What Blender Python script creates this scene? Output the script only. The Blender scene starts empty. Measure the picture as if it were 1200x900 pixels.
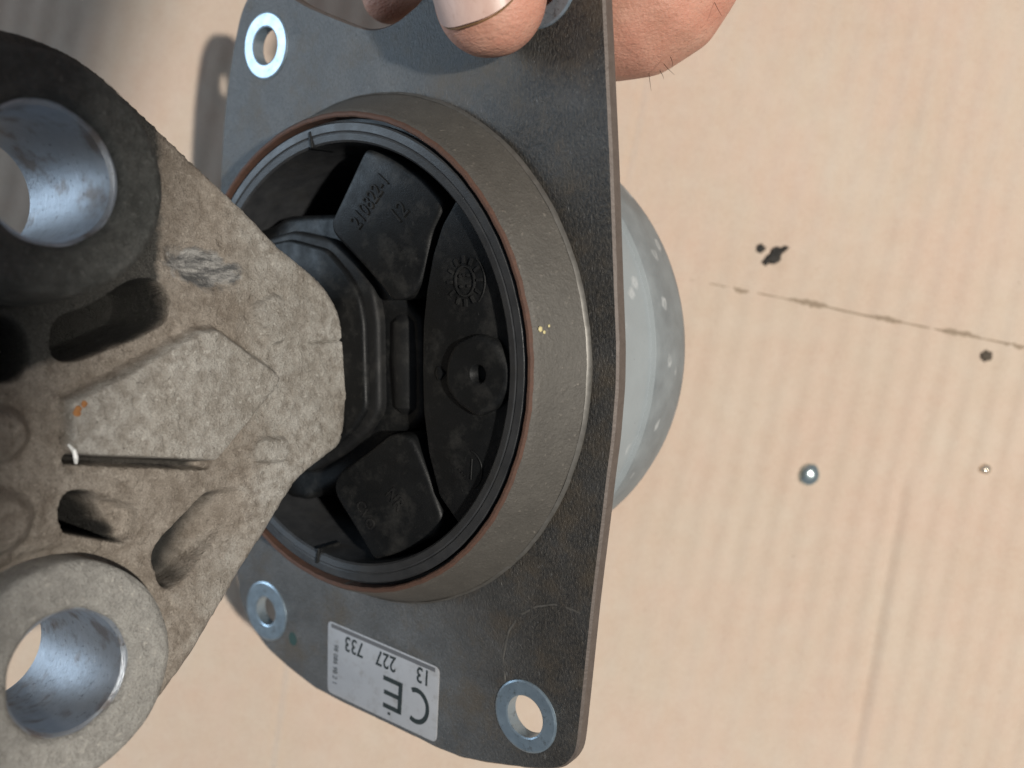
import bpy, bmesh, math, random
import numpy as np
from mathutils import Matrix, Vector

random.seed(7)
RNG = np.random.RandomState(11)
MM = 0.001
R = math.radians
scene = bpy.context.scene
COL = scene.collection

# ------------------------------------------------------------------ camera
CAM_H = 0.2845
cam_d = bpy.data.cameras.new("Camera")
cam = bpy.data.objects.new("Camera", cam_d)
COL.objects.link(cam)
cam.location = (0, 0, CAM_H)
cam.rotation_euler = (0, 0, 0)
cam_d.sensor_fit = 'HORIZONTAL'
cam_d.sensor_width = 36.0
cam_d.lens = 33.0
cam_d.clip_start = 0.005
cam_d.clip_end = 50.0
cam_d.dof.use_dof = True
cam_d.dof.focus_distance = 0.187
cam_d.dof.aperture_fstop = 13.0
scene.camera = cam

# ------------------------------------------------------------------ world
w = bpy.data.worlds.new("World")
scene.world = w
w.use_nodes = True
bg = w.node_tree.nodes["Background"]
bg.inputs[0].default_value = (0.74, 0.85, 1.0, 1)
bg.inputs[1].default_value = 0.16

# ------------------------------------------------------------------ lamps
KEY_AIM = Vector((0.79920, -0.25848, -0.54265))        # cone edge stands in for the phone's shadow over the upper left corner
kd = bpy.data.lights.new("KeyLamp", 'SPOT')
kd.energy = 38.5
kd.color = (1.0, 0.95, 0.87)
kd.shadow_soft_size = 0.016
kd.spot_size = R(172.8)
kd.spot_blend = 0.004
key = bpy.data.objects.new("KeyLamp", kd)
COL.objects.link(key)
key.location = (0.3392, -0.0470, 0.8568)
key.rotation_euler = KEY_AIM.to_track_quat('-Z', 'Y').to_euler()

wd = bpy.data.lights.new("WindowLight", 'AREA')
wd.shape = 'RECTANGLE'
wd.size = 0.50
wd.size_y = 0.30
wd.energy = 5.2
wd.color = (0.66, 0.83, 1.0)
win = bpy.data.objects.new("WindowLight", wd)
COL.objects.link(win)
win.location = (-0.95, 0.22, 0.20)
win.rotation_euler = (Vector((-0.04, 0.0, 0.08)) - win.location).to_track_quat('-Z', 'Y').to_euler()

vs = scene.view_settings
vs.view_transform = 'Standard'
vs.look = 'None'
vs.exposure = 0.0
vs.gamma = 1.0
vs.use_curve_mapping = False
scene.cycles.use_denoising = True

# ================================================================== helpers
def tag(o, label=None, cat=None, group=None, kind=None):
    if label: o["label"] = label
    if cat: o["category"] = cat
    if group: o["group"] = group
    if kind: o["kind"] = kind
    return o

def mesh_obj(name, verts, faces, mat, parent=None, smooth=True, angle=35, unit=MM):
    me = bpy.data.meshes.new(name)
    v = np.asarray(verts, dtype=float) * unit
    me.from_pydata(v.tolist(), [], [list(map(int, f)) for f in faces])
    me.validate()
    bm = bmesh.new(); bm.from_mesh(me)
    bmesh.ops.recalc_face_normals(bm, faces=bm.faces)
    bm.to_mesh(me); bm.free()
    if smooth:
        me.polygons.foreach_set("use_smooth", [True] * len(me.polygons))
        me.set_sharp_from_angle(angle=R(angle))
    me.materials.append(mat)
    o = bpy.data.objects.new(name, me)
    COL.objects.link(o)
    if parent: o.parent = parent
    return o

class Shape:
    def __init__(s): s.v = []; s.f = []
    def add(s, verts, faces):
        b = len(s.v); s.v += [tuple(p) for p in verts]
        s.f += [tuple(i + b for i in f) for f in faces]
        return s
    def build(s, name, mat, parent=None, **k): return mesh_obj(name, s.v, s.f, mat, parent, **k)

def fillet(pts, r, seg=5):
    pts = [np.array(p, float) for p in pts]; out = []
    n = len(pts)
    for i in range(n):
        a, p, b = pts[i - 1], pts[i], pts[(i + 1) % n]
        la, lb = np.linalg.norm(a - p), np.linalg.norm(b - p)
        ra = min(r, la * .45); rb = min(r, lb * .45)
        s = p + (a - p) / la * ra; e = p + (b - p) / lb * rb
        for k in range(seg + 1):
            t = k / seg
            out.append((1 - t) ** 2 * s + 2 * t * (1 - t) * p + t * t * e)
    return np.array(out)

def area2(p):
    x, y = p[:, 0], p[:, 1]
    return 0.5 * np.sum(x * np.roll(y, -1) - np.roll(x, -1) * y)

def inset(p, d):
    p = np.asarray(p, float)
    sgn = 1 if area2(p) > 0 else -1
    e1 = p - np.roll(p, 1, 0); e2 = np.roll(p, -1, 0) - p
    e1 /= np.maximum(np.linalg.norm(e1, axis=1, keepdims=True), 1e-9)
    e2 /= np.maximum(np.linalg.norm(e2, axis=1, keepdims=True), 1e-9)
    n1 = np.stack([-e1[:, 1], e1[:, 0]], 1) * sgn; n2 = np.stack([-e2[:, 1], e2[:, 0]], 1) * sgn
    nn = n1 + n2
    nn /= np.maximum((nn * nn).sum(1, keepdims=True) / 2, 0.35)
    return p + nn * d

def prism(sh, poly, z0, z1, bev=0.0, seg=3, tilt=None):
    """upright prism in the mount's x,y plane; top edge rounded; tilt(x,y) adds to the top height"""
    poly = np.asarray(poly, float); n = len(poly)
    rings = [(poly, z0)]
    if bev > 0:
        rings.append((poly, z1 - bev))
        for k in range(1, seg + 1):
            a = math.pi / 2 * k / seg
            rings.append((inset(poly, bev * (1 - math.cos(a))), z1 - bev + bev * math.sin(a)))
    else:
        rings.append((poly, z1))
    V = []; F = []
    for i, (pp, z) in enumerate(rings):
        for p in pp:
            dz = tilt(p[0], p[1]) if (tilt and i > 0) else 0
            V.append((p[0], p[1], z + dz))
    for r_ in range(len(rings) - 1):
        for i in range(n):
            j = (i + 1) % n
            F.append((r_ * n + i, r_ * n + j, (r_ + 1) * n + j, (r_ + 1) * n + i))
    F.append(tuple(range((len(rings) - 1) * n, len(rings) * n)))
    F.append(tuple(reversed(range(0, n))))
    return sh.add(V, F)

def lathe(sh, prof, seg=96, frame=None, close=False, wob=None):
    """profile of (radius, height) turned about the local z axis; frame maps (x,y,z) -> mount coordinates"""
    V = []; F = []; m = len(prof)
    for i in range(seg):
        a = 2 * math.pi * i / seg; c, s = math.cos(a), math.sin(a)
        for (r, h) in prof:
            rr = r + (wob(a, h) if wob else 0)
            p = (rr * c, rr * s, h)
            V.append(frame(p) if frame else p)
    mm_ = m if close else m - 1
    for i in range(seg):
        j = (i + 1) % seg
        for k in range(mm_):
            k2 = (k + 1) % m
            F.append((i * m + k, j * m + k, j * m + k2, i * m + k2))
    return sh.add(V, F)

def tube(sh, pts, r, seg=8, cap=True, scale=None):
    pts = [Vector(p) for p in pts]; V = []; F = []
    for i, p in enumerate(pts):
        d = (pts[min(i + 1, len(pts) - 1)] - pts[max(i - 1, 0)]).normalized()
        up = Vector((0, 0, 1)) if abs(d.z) < .9 else Vector((1, 0, 0))
        a = d.cross(up).normalized(); b = a.cross(d).normalized()
        rr = r[i] if isinstance(r, (list, tuple)) else r
        for k in range(seg):
            t = 2 * math.pi * k / seg
            V.append(tuple(p + a * (rr * math.cos(t)) + b * (rr * math.sin(t))))
    for i in range(len(pts) - 1):
        for k in range(seg):
            k2 = (k + 1) % seg
            F.append((i * seg + k, i * seg + k2, (i + 1) * seg + k2, (i + 1) * seg + k))
    if cap:
        F.append(tuple(range(seg))); F.append(tuple(range((len(pts) - 1) * seg, len(pts) * seg)))
    return sh.add(V, F)

def fill_with_holes(outer, holes, z):
    bm = bmesh.new(); es = []
    for loop in [outer] + holes:
        vs_ = [bm.verts.new((p[0], p[1], z)) for p in loop]
        for i in range(len(vs_)): es.append(bm.edges.new((vs_[i], vs_[(i + 1) % len(vs_)])))
    bmesh.ops.triangle_fill(bm, use_beauty=True, use_dissolve=False, edges=es)
    bm.verts.index_update()
    V = [tuple(v.co) for v in bm.verts]; F = [tuple(v.index for v in f.verts) for f in bm.faces]
    bm.free()
    return V, F

def circle(c, r, n=48): return [(c[0] + r * math.cos(2 * math.pi * i / n), c[1] + r * math.sin(2 * math.pi * i / n)) for i in range(n)]

def text_obj(name, body, size, org, xdir, ydir, zdir, depth, mat, parent, align='CENTER', sx=1.0, font_bold=0.0):
    """lettering as a real mesh, in mount millimetres"""
    cu = bpy.data.curves.new(name, 'FONT'); cu.body = body; cu.size = size
    cu.align_x = align; cu.align_y = 'CENTER'; cu.extrude = depth; cu.offset = font_bold; cu.resolution_u = 3
    tmp = bpy.data.objects.new(name, cu); COL.objects.link(tmp)
    bpy.context.view_layer.update()
    me = bpy.data.meshes.new_from_object(tmp.evaluated_get(bpy.context.evaluated_depsgraph_get()))
    bpy.data.objects.remove(tmp)
    X, Y, Z, O = (np.array(q, float) for q in (xdir, ydir, zdir, org))
    X /= np.linalg.norm(X); Y /= np.linalg.norm(Y); Z /= np.linalg.norm(Z)
    for v in me.vertices:
        p = O + X * v.co.x * sx + Y * v.co.y + Z * v.co.z
        v.co = Vector(p * MM)
    me.name = name; me.materials.clear(); me.materials.append(mat)
    o = bpy.data.objects.new(name, me); COL.objects.link(o); o.parent = parent
    return o

_G = {}
def vnoise(x, y, scale, seed):
    """smooth value noise"""
    if seed not in _G: _G[seed] = np.random.RandomState(seed).rand(257, 257)
    G = _G[seed]
    X = np.asarray(x) / scale + 50.3; Y = np.asarray(y) / scale + 61.7
    xi = np.floor(X).astype(int); yi = np.floor(Y).astype(int)
    fx = X - xi; fy = Y - yi
    fx = fx * fx * (3 - 2 * fx); fy = fy * fy * (3 - 2 * fy)
    g = lambda a, b: G[np.mod(a, 256), np.mod(b, 256)]
    return (g(xi, yi) * (1 - fx) + g(xi + 1, yi) * fx) * (1 - fy) + (g(xi, yi + 1) * (1 - fx) + g(xi + 1, yi + 1) * fx) * fy - .5

def sdf_poly(px, py, poly):
    """signed distance to a polygon, negative inside; also nearest point"""
    poly = np.asarray(poly, float); n = len(poly)
    d = np.full(px.shape, 1e9); inside = np.zeros(px.shape, bool)
    nx = np.zeros(px.shape); ny = np.zeros(px.shape)
    for i in range(n):
        a = poly[i]; b = poly[(i + 1) % n]; e = b - a
        t = np.clip(((px - a[0]) * e[0] + (py - a[1]) * e[1]) / max(e @ e, 1e-12), 0, 1)
        qx = a[0] + t * e[0]; qy = a[1] + t * e[1]
        dd = np.hypot(px - qx, py - qy); m = dd < d
        d = np.where(m, dd, d); nx = np.where(m, qx, nx); ny = np.where(m, qy, ny)
        c = ((a[1] > py) != (b[1] > py)) & (px < (b[0] - a[0]) * (py - a[1]) / (b[1] - a[1] + 1e-12) + a[0])
        inside ^= c
    return np.where(inside, -d, d), nx, ny

def sstep(a, b, x):
    t = np.clip((x - a) / (b - a), 0, 1); return t * t * (3 - 2 * t)

# ================================================================== materials
class NT:
    def __init__(s, name):
        s.m = bpy.data.materials.new(name); s.m.use_nodes = True
        s.t = s.m.node_tree; s.b = s.t.nodes["Principled BSDF"]
        tc = s.t.nodes.new("ShaderNodeTexCoord"); mp = s.t.nodes.new("ShaderNodeMapping")
        mp.inputs["Scale"].default_value = (1000, 1000, 1000)
        s.t.links.new(tc.outputs["Object"], mp.inputs["Vector"]); s.co = mp.outputs["Vector"]   # millimetres
    def link(s, a, b): s.t.links.new(a, b)
    def noise(s, size, detail=4, rough=.55, stretch=None, off=0.0, dist=0.0):
        n = s.t.nodes.new("ShaderNodeTexNoise"); n.inputs["Scale"].default_value = 1.0 / size
        n.inputs["Detail"].default_value = detail; n.inputs["Roughness"].default_value = rough
        n.inputs["Distortion"].default_value = dist
        co = s.co
        m = s.t.nodes.new("ShaderNodeMapping"); m.inputs["Scale"].default_value = stretch or (1, 1, 1)
        m.inputs["Location"].default_value = (off, off * 1.7, off * .6)
        s.link(co, m.inputs["Vector"]); s.link(m.outputs["Vector"], n.inputs["Vector"])
        return n.outputs["Fac"]
    def voro(s, size, feature='F1'):
        n = s.t.nodes.new("ShaderNodeTexVoronoi"); n.inputs["Scale"].default_value = 1.0 / size; n.feature = feature
        s.link(s.co, n.inputs["Vector"]); return n.outputs["Distance"]
    def ramp(s, fac, stops):
        n = s.t.nodes.new("ShaderNodeValToRGB"); r = n.color_ramp
        while len(r.elements) < len(stops): r.elements.new(.5)
        for e, (p, c) in zip(r.elements, stops):
            e.position = p; e.color = (c, c, c, 1) if not isinstance(c, tuple) else (*c, 1)
        s.link(fac, n.inputs[0]); return n.outputs[0]
    def mix(s, fac, a, b, mode='MIX'):
        n = s.t.nodes.new("ShaderNodeMix"); n.data_type = 'RGBA'; n.blend_type = mode
        for val, k in ((fac, 0), (a, 6), (b, 7)):
            if isinstance(val, (int, float)): n.inputs[k].default_value = val
            elif isinstance(val, tuple): n.inputs[k].default_value = (*val, 1)
            else: s.link(val, n.inputs[k])
        return n.outputs[2]
    def math(s, op, a, b=None):
        n = s.t.nodes.new("ShaderNodeMath"); n.operation = op
        for i, v in enumerate((a, b)):
            if v is None: continue
            if isinstance(v, (int, float)): n.inputs[i].default_value = v
            else: s.link(v, n.inputs[i])
        return n.outputs[0]
    def sep(s):
        n = s.t.nodes.new("ShaderNodeSeparateXYZ"); s.link(s.co, n.inputs[0]); return n.outputs
    def bump(s, h, strength, dist):
        n = s.t.nodes.new("ShaderNodeBump"); n.inputs["Strength"].default_value = strength
        n.inputs["Distance"].default_value = dist * MM
        s.link(h, n.inputs["Height"])
        prev = s.b.inputs["Normal"]
        if prev.is_linked: s.link(prev.links[0].from_socket, n.inputs["Normal"])
        s.link(n.outputs[0], prev)
    def set(s, **k):
        for key_, v in k.items():
            i = s.b.inputs[key_.replace("_", " ")]
            if isinstance(v, tuple): i.default_value = (*v, 1) if len(v) == 3 else v
            elif isinstance(v, (int, float)): i.default_value = v
            else: s.link(v, i)
        return s.m

# cardboard
t = NT("cardboard")
fib = t.noise(1.1, 5, .7); big = t.noise(45, 3); mid = t.noise(7, 4, .6)
c = t.mix(big, (.49, .395, .31), (.555, .465, .385))
c = t.mix(t.ramp(mid, [(.3, 0.), (.75, 1.)]), c, t.mix(1.0, c, (.95, .91, .88), 'MULTIPLY'))
c = t.mix(t.ramp(t.noise(26, 5, .6, None, 77.), [(.38, 0.), (.66, .7)]), c, t.mix(1.0, c, (1.03, .93, .92), 'MULTIPLY'))
c = t.mix(t.ramp(fib, [(.35, .0), (.7, .35)]), c, (.60, .51, .41))
sp = t.ramp(t.noise(1.6, 2, .5, None, 31.0), [(.76, 0.), (.80, .55)])
c = t.mix(sp, c, (.30, .22, .15))
fl = t.noise(.5, 4, .75, None, 12.)
c = t.mix(t.ramp(fl, [(.30, .30), (.5, 0.)]), c, t.mix(1.0, c, (.74, .68, .62), 'MULTIPLY'))
c = t.mix(t.ramp(t.noise(2.6, 4, .7, None, 18.), [(.58, 0.), (.72, .35)]), c, t.mix(1.0, c, (.86, .82, .80), 'MULTIPLY'))
t.bump(fib, .3, .15); t.bump(fl, .25, .12); M_CARD = t.set(Base_Color=c, Roughness=.82)
M_CARD.node_tree.nodes["Principled BSDF"].inputs["Specular IOR Level"].default_value = .25

# shade in the slits and groove of the perforated fold, painted brown
t = NT("fold_shade"); M_FOLD_SHADE = t.set(Base_Color=t.mix(t.noise(.8, 3), (.20, .15, .105), (.36, .28, .205)), Roughness=.9)

# painted steel plate
t = NT("painted_steel")
fine = t.noise(.55, 4, .65, (1.6, .8, 1)); blot = t.noise(9, 5, .6); big = t.noise(38, 3, .5, None, 5.)
c = t.mix(t.ramp(blot, [(.3, 0.), (.7, 1.)]), (.075, .078, .080), (.118, .120, .121))
X, Y, Z = t.sep()
dust = t.math('MULTIPLY', t.ramp(t.math('DIVIDE', t.math('ADD', X, 12.0), 75.0), [(.28, 0.), (.72, 1.)]), t.ramp(t.noise(14, 5, .65, None, 3.), [(.25, .6), (.6, 1.)]))
grit = t.noise(.75, 3, .6, (1.3, .8, 1), 40.)
tar = t.mix(t.ramp(grit, [(.38, 0.), (.66, 1.)]), (.018, .0175, .017), (.062, .055, .046))
c = t.mix(t.math('MULTIPLY', dust, .95), c, tar)
c = t.mix(t.ramp(fine, [(.35, .45), (.6, 0.)]), c, (.03, .03, .03))
c = t.mix(t.ramp(t.noise(11, 6, .7, None, 55.), [(.48, 0.), (.68, .7)]), c, (.082, .066, .048))
c = t.mix(t.ramp(t.noise(1.3, 5, .75, (1.6, .5, 1), 58.), [(.62, 0.), (.72, .6)]), c, (.20, .20, .195))
sc = t.ramp(t.noise(2.4, 5, .7, None, 12.), [(.66, 0.), (.74, .6)])
c = t.mix(sc, c, (.14, .14, .14))
rg = t.ramp(blot, [(.25, .36), (.8, .56)])
t.bump(fine, .7, .30); t.bump(grit, .5, .35); t.bump(blot, .2, .5)
t.b.inputs['Specular IOR Level'].default_value = .42
M_PLATE = t.set(Base_Color=c, Roughness=rg, Metallic=.12)

# sheared plate edge and worn dusty collar
t = NT("sheared_edge")
c = t.mix(t.noise(2.0, 5, .7), (.065, .05, .042), (.15, .125, .11))
t.bump(t.noise(.6, 3), .4, .3); M_EDGE = t.set(Base_Color=c, Roughness=.6, Metallic=.3)

t = NT("dusty_collar")
a = t.noise(5, 6, .65); b = t.noise(.9, 4, .6)
c = t.mix(a, (.054, .049, .042), (.104, .095, .082))
c = t.mix(t.ramp(b, [(.62, 0.), (.75, .7)]), c, (.20, .178, .15))
c = t.mix(t.ramp(t.noise(2.2, 3, .5, None, 9.), [(.70, 0.), (.78, .7)]), c, (.055, .05, .045))
g = t.noise(.4, 3, .7, None, 33.)
c = t.mix(t.ramp(g, [(.3, .5), (.55, 0.)]), c, (.045, .04, .033))
t.bump(b, .6, .3); t.bump(g, .4, .2); M_COLLAR = t.set(Base_Color=c, Roughness=.62, Metallic=.15)

t = NT("rust")
c = t.mix(t.noise(1.2, 5, .7), (.035, .022, .017), (.115, .052, .032))
t.bump(t.noise(.5, 3), .5, .2); M_RUST = t.set(Base_Color=c, Roughness=.8)

t = NT("bright_edge"); M_BRIGHT = t.set(Base_Color=t.mix(t.noise(1.5, 4), (.07, .065, .056), (.20, .19, .175)), Roughness=.45, Metallic=.5)

# rubber
def rubber(name, lo, hi, r0, r1, spec=.22):
    t = NT(name)
    b = t.noise(4, 5, .6); fine = t.noise(.35, 3, .6)
    c = t.mix(b, lo, hi)
    c = t.mix(t.ramp(t.noise(.6, 3, .6, None, 4.), [(.74, 0.), (.80, .5)]), c, (.06, .06, .058))
    c = t.mix(t.ramp(t.noise(6, 6, .7, None, 71.), [(.50, 0.), (.72, .7)]), c, (.034, .033, .031))
    c = t.mix(t.ramp(t.noise(.9, 4, .7, (1, .4, 1), 73.), [(.66, 0.), (.76, .45)]), c, (.075, .073, .07))
    t.bump(fine, .3, .15); t.bump(b, .15, .4)
    t.b.inputs['Specular IOR Level'].default_value = spec
    return t.set(Base_Color=c, Roughness=t.ramp(b, [(.3, r0), (.7, r1)]))
M_RUB = rubber("black_rubber", (.004, .0044, .0048), (.008, .0084, .0088), .38, .60)
M_RUBW = rubber("worn_rubber", (.006, .0064, .007), (.015, .015, .015), .45, .65)

M_RIM = rubber("rim_rubber", (.012, .013, .015), (.044, .045, .047), .38, .54, .45)

# cast aluminium of the bracket
def casting(name, lo, hi, grime, dark, scrape=False, spk=(.58, .545, .49)):
    t = NT(name)
    b = t.noise(16, 6, .66); m_ = t.noise(2.6, 5, .65, None, 2.); f_ = t.noise(.5, 4, .7)
    c = t.mix(t.ramp(b, [(.3, 0.), (.72, 1.)]), lo, hi)
    c = t.mix(t.ramp(m_, [(.36, .75), (.60, 0.)]), c, grime)
    c = t.mix(t.ramp(t.noise(1.1, 3, .55, None, 17.), [(.60, 0.), (.72, .55)]), c, spk)
    c = t.mix(t.ramp(t.noise(1.6, 4, .6, None, 23.), [(.68, 0.), (.76, .75)]), c, dark)
    gr = t.noise(.32, 3, .7, None, 51.)
    c = t.mix(t.ramp(gr, [(.30, .55), (.55, 0.)]), c, t.mix(1.0, c, (.55, .52, .50), 'MULTIPLY'))
    c = t.mix(t.ramp(gr, [(.55, 0.), (.80, .5)]), c, t.mix(1.0, c, (1.5, 1.5, 1.5), 'MULTIPLY'))
    if scrape:
        aw = t.t.nodes.new("ShaderNodeAttribute"); aw.attribute_name = "wear"
        wv = t.math('ADD', aw.outputs["Fac"], t.math('MULTIPLY', t.math('ADD', t.noise(4.5, 5, .7, None, 95.), -.5), .9))
        wv = t.ramp(wv, [(.25, 0.), (.75, 1.)])
        c = t.mix(wv, t.mix(1.0, c, (.79, .745, .70), 'MULTIPLY'), t.mix(1.0, c, (1.06, 1.08, 1.09), 'MULTIPLY'))
        X, Y, Z = t.sep()
        a_ = t.math('DIVIDE', t.math('ADD', Z, -28.0), 8.5); b_ = t.math('DIVIDE', t.math('ADD', t.math('ADD', Y, 19.2), t.math('MULTIPLY', t.math('ADD', Z, -28.0), .18)), 4.2)
        q_ = t.math('ADD', t.math('ADD', t.math('MULTIPLY', a_, a_), t.math('MULTIPLY', b_, b_)), t.math('MULTIPLY', t.math('ADD', t.noise(3., 4, .6, None, 60.), -.5), 2.2))
        st_ = t.ramp(t.noise(1.6, 5, .7, (1, 1, .25), 70.), [(.42, 0.), (.62, 1.)])
        c = t.mix(t.ramp(q_, [(.55, .9), (1.0, 0.)]), c, t.mix(st_, (.075, .078, .08), (.36, .35, .33)))
    rgh = t.ramp(m_, [(.3, .55), (.7, .82)])
    if scrape:
        at = t.t.nodes.new("ShaderNodeAttribute"); at.attribute_name = "shade"
        ao = t.t.nodes.new("ShaderNodeAttribute"); ao.attribute_name = "boss_shade"
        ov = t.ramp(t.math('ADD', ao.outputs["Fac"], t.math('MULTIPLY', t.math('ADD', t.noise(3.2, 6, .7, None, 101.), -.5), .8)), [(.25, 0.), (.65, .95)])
        c = t.mix(ov, c, t.mix(t.ramp(gr, [(.4, 0.), (.7, 1.)]), (.026, .026, .023), (.078, .076, .068)))  # shadow round the upper boss painted into the colour
        c = t.mix(at.outputs["Fac"], c, t.mix(t.noise(1.5, 4, .6, None, 90.), (.006, .006, .005), (.020, .018, .014)))  # dark of the pockets painted into the colour
    t.bump(gr, .9, .28); t.bump(f_, 1.0, .55); t.bump(m_, .8, .9)
    return t.set(Base_Color=c, Roughness=rgh, Metallic=.08)
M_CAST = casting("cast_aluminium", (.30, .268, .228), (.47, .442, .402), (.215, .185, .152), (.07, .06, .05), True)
M_BOSSD = casting("cast_aluminium_shaded", (.070, .074, .068), (.125, .125, .116), (.040, .042, .038), (.02, .02, .02), False, (.19, .19, .175))  # upper boss: its shade put into the colour of grimy metal
M_BOSSL = casting("cast_aluminium_machined", (.33, .32, .295), (.44, .425, .39), (.26, .25, .23), (.14, .13, .12))

t = NT("zinc_sleeve")
a = t.noise(1.0, 5, .7, (3, .25, .25)); b = t.noise(4, 6, .7)
c = t.mix(b, (.30, .33, .37), (.46, .49, .53))
c = t.mix(t.ramp(t.noise(1.2, 5, .7, None, 9.), [(.60, 0.), (.70, .8)]), c, (.05, .04, .035))
c = t.mix(t.ramp(t.noise(7, 4, .6, None, 29.), [(.52, 0.), (.66, .7)]), c, (.17, .12, .085))
t.bump(a, .8, .3); t.bump(b, .35, .5); M_SLEEVE = t.set(Base_Color=c, Roughness=t.ramp(a, [(.3, .30), (.7, .5)]), Metallic=.75)

t = NT("zinc_cup")
b = t.noise(9, 5, .6); sp = t.ramp(t.math('ADD', t.voro(7.5), t.math('MULTIPLY', t.math('ADD', t.noise(2.2, 4, .6, None, 66.), -.5), .35)), [(.06, .55), (.13, 1.), (.24, 0.)])
X, Y, Z = t.sep()
band_ = t.ramp(t.math('ADD', Z, 41.3), [(.35, 0.), (.65, 1.)])
c = t.mix(t.ramp(b, [(.35, 0.), (.7, 1.)]), (.16, .178, .186), (.235, .258, .266))
c = t.mix(t.math('MULTIPLY', band_, .75), c, (.30, .33, .342))
c = t.mix(t.math('MULTIPLY', sp, t.ramp(t.noise(11, 2, .5, None, 6.), [(.46, 0.), (.56, .8)])), c, (.44, .46, .465))
c = t.mix(t.ramp(t.noise(1.5, 3, .6, None, 8.), [(.70, 0.), (.77, .8)]), c, (.06, .06, .06))
t.bump(t.noise(1.2, 4, .6), .3, .2)
M_CUP = t.set(Base_Color=c, Roughness=t.ramp(b, [(.3, .55), (.7, .72)]), Metallic=.15)

t = NT("zinc_washer")
b = t.noise(3, 5, .6)
c = t.mix(b, (.24, .31, .37), (.36, .44, .50))
c = t.mix(t.ramp(t.noise(1.4, 5, .75, None, 3.), [(.55, 0.), (.70, .75)]), c, (.12, .12, .115))
t.bump(t.noise(.5, 4, .6), .3, .15)
M_WASH = t.set(Base_Color=c, Roughness=t.ramp(b, [(.3, .30), (.7, .44)]), Metallic=.75)

t = NT("label_film")
c = t.mix(t.noise(8, 5, .65), (.27, .27, .28), (.36, .36, .37))
c = t.mix(t.ramp(t.noise(4, 6, .75, None, 15.), [(.52, 0.), (.72, .6)]), c, (.17, .155, .135))
c = t.mix(t.ramp(t.noise(1.0, 4, .6, None, 5.), [(.66, 0.), (.74, .5)]), c, (.22, .21, .20))
M_LABEL = t.set(Base_Color=c, Roughness=.38)
t = NT("label_print"); M_PRINT = t.set(Base_Color=(.016, .022, .022), Roughness=.5)
t = NT("label_shade"); M_GREYBAR = t.set(Base_Color=(.10, .10, .105), Roughness=.5)

# skin
t = NT("skin")
b = t.noise(7, 4, .55); f_ = t.noise(.7, 4, .65); cr = t.noise(.9, 3, .6, (.35, 1.4, 1), 3.)
X, Y, Z = t.sep()
c = t.mix(t.ramp(b, [(.3, 0.), (.7, 1.)]), (.45, .215, .15), (.55, .305, .225))
c = t.mix(t.ramp(t.noise(11, 4, .6, None, 44.), [(.42, 0.), (.66, .5)]), c, (.50, .20, .14))
c = t.mix(t.ramp(f_, [(.56, 0.), (.74, .6)]), c, (.36, .15, .10))
c = t.mix(t.ramp(t.noise(4., 5, .6, None, 14.), [(.64, 0.), (.76, .55)]), c, (.27, .125, .075))
t.bump(t.voro(1.15, 'DISTANCE_TO_EDGE'), .45, .22); t.bump(f_, .5, .3); t.bump(cr, .5, .38); t.bump(t.noise(2.6, 3, .6, (.5, 1.5, 1), 8.), .4, .6)
M_SKIN = t.set(Base_Color=c, Roughness=.55, Subsurface_Weight=.10, Subsurface_Scale=.004)
M_SKIN.node_tree.nodes["Principled BSDF"].inputs["Subsurface Radius"].default_value = (1.0, .35, .2)
t = NT("fingernail")
c = t.mix(t.noise(4, 4, .6, (2.5, .3, 1)), (.44, .27, .22), (.56, .41, .35))
c = t.mix(t.ramp(t.noise(1.1, 5, .7, (1.5, .4, 1), 6.), [(.56, 0.), (.72, .5)]), c, (.30, .17, .12))
t.bump(t.noise(.5, 2, .5, (3, .1, 1)), .12, .1)
M_NAIL = t.set(Base_Color=c, Roughness=.38)
t = NT("nail_dirt"); M_NDIRT = t.set(Base_Color=(.16, .085, .03), Roughness=.7)

t = NT("black_grit"); t.bump(t.noise(.5, 4), .8, .5)
M_GRIT = t.set(Base_Color=t.mix(t.noise(.8, 3), (.012, .011, .010), (.045, .04, .034)), Roughness=.75)
t = NT("brown_grit"); t.bump(t.noise(.5, 4), .8, .5)
M_GRITB = t.set(Base_Color=t.mix(t.noise(.8, 3), (.05, .04, .03), (.11, .085, .06)), Roughness=.8)
t = NT("metal_bead"); M_BEAD = t.set(Base_Color=(.62, .72, .72), Roughness=.16, Metallic=.9)
t = NT("tan_bead"); M_BEADT = t.set(Base_Color=(.86, .74, .60), Roughness=.12, Metallic=.8)
t = NT("white_paint"); M_WHITE = t.set(Base_Color=(.78, .78, .76), Roughness=.4)
t = NT("orange_rust"); M_ORANGE = t.set(Base_Color=t.mix(t.noise(.7, 3), (.16, .06, .02), (.38, .17, .05)), Roughness=.8)
t = NT("yellow_paint"); M_YEL = t.set(Base_Color=(.50, .43, .22), Roughness=.6)
t = NT("black_hair"); M_HAIR = t.set(Base_Color=(.035, .022, .015), Roughness=.5)
t = NT("green_paint"); M_GREEN = t.set(Base_Color=(.02, .05, .045), Roughness=.6)

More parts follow.
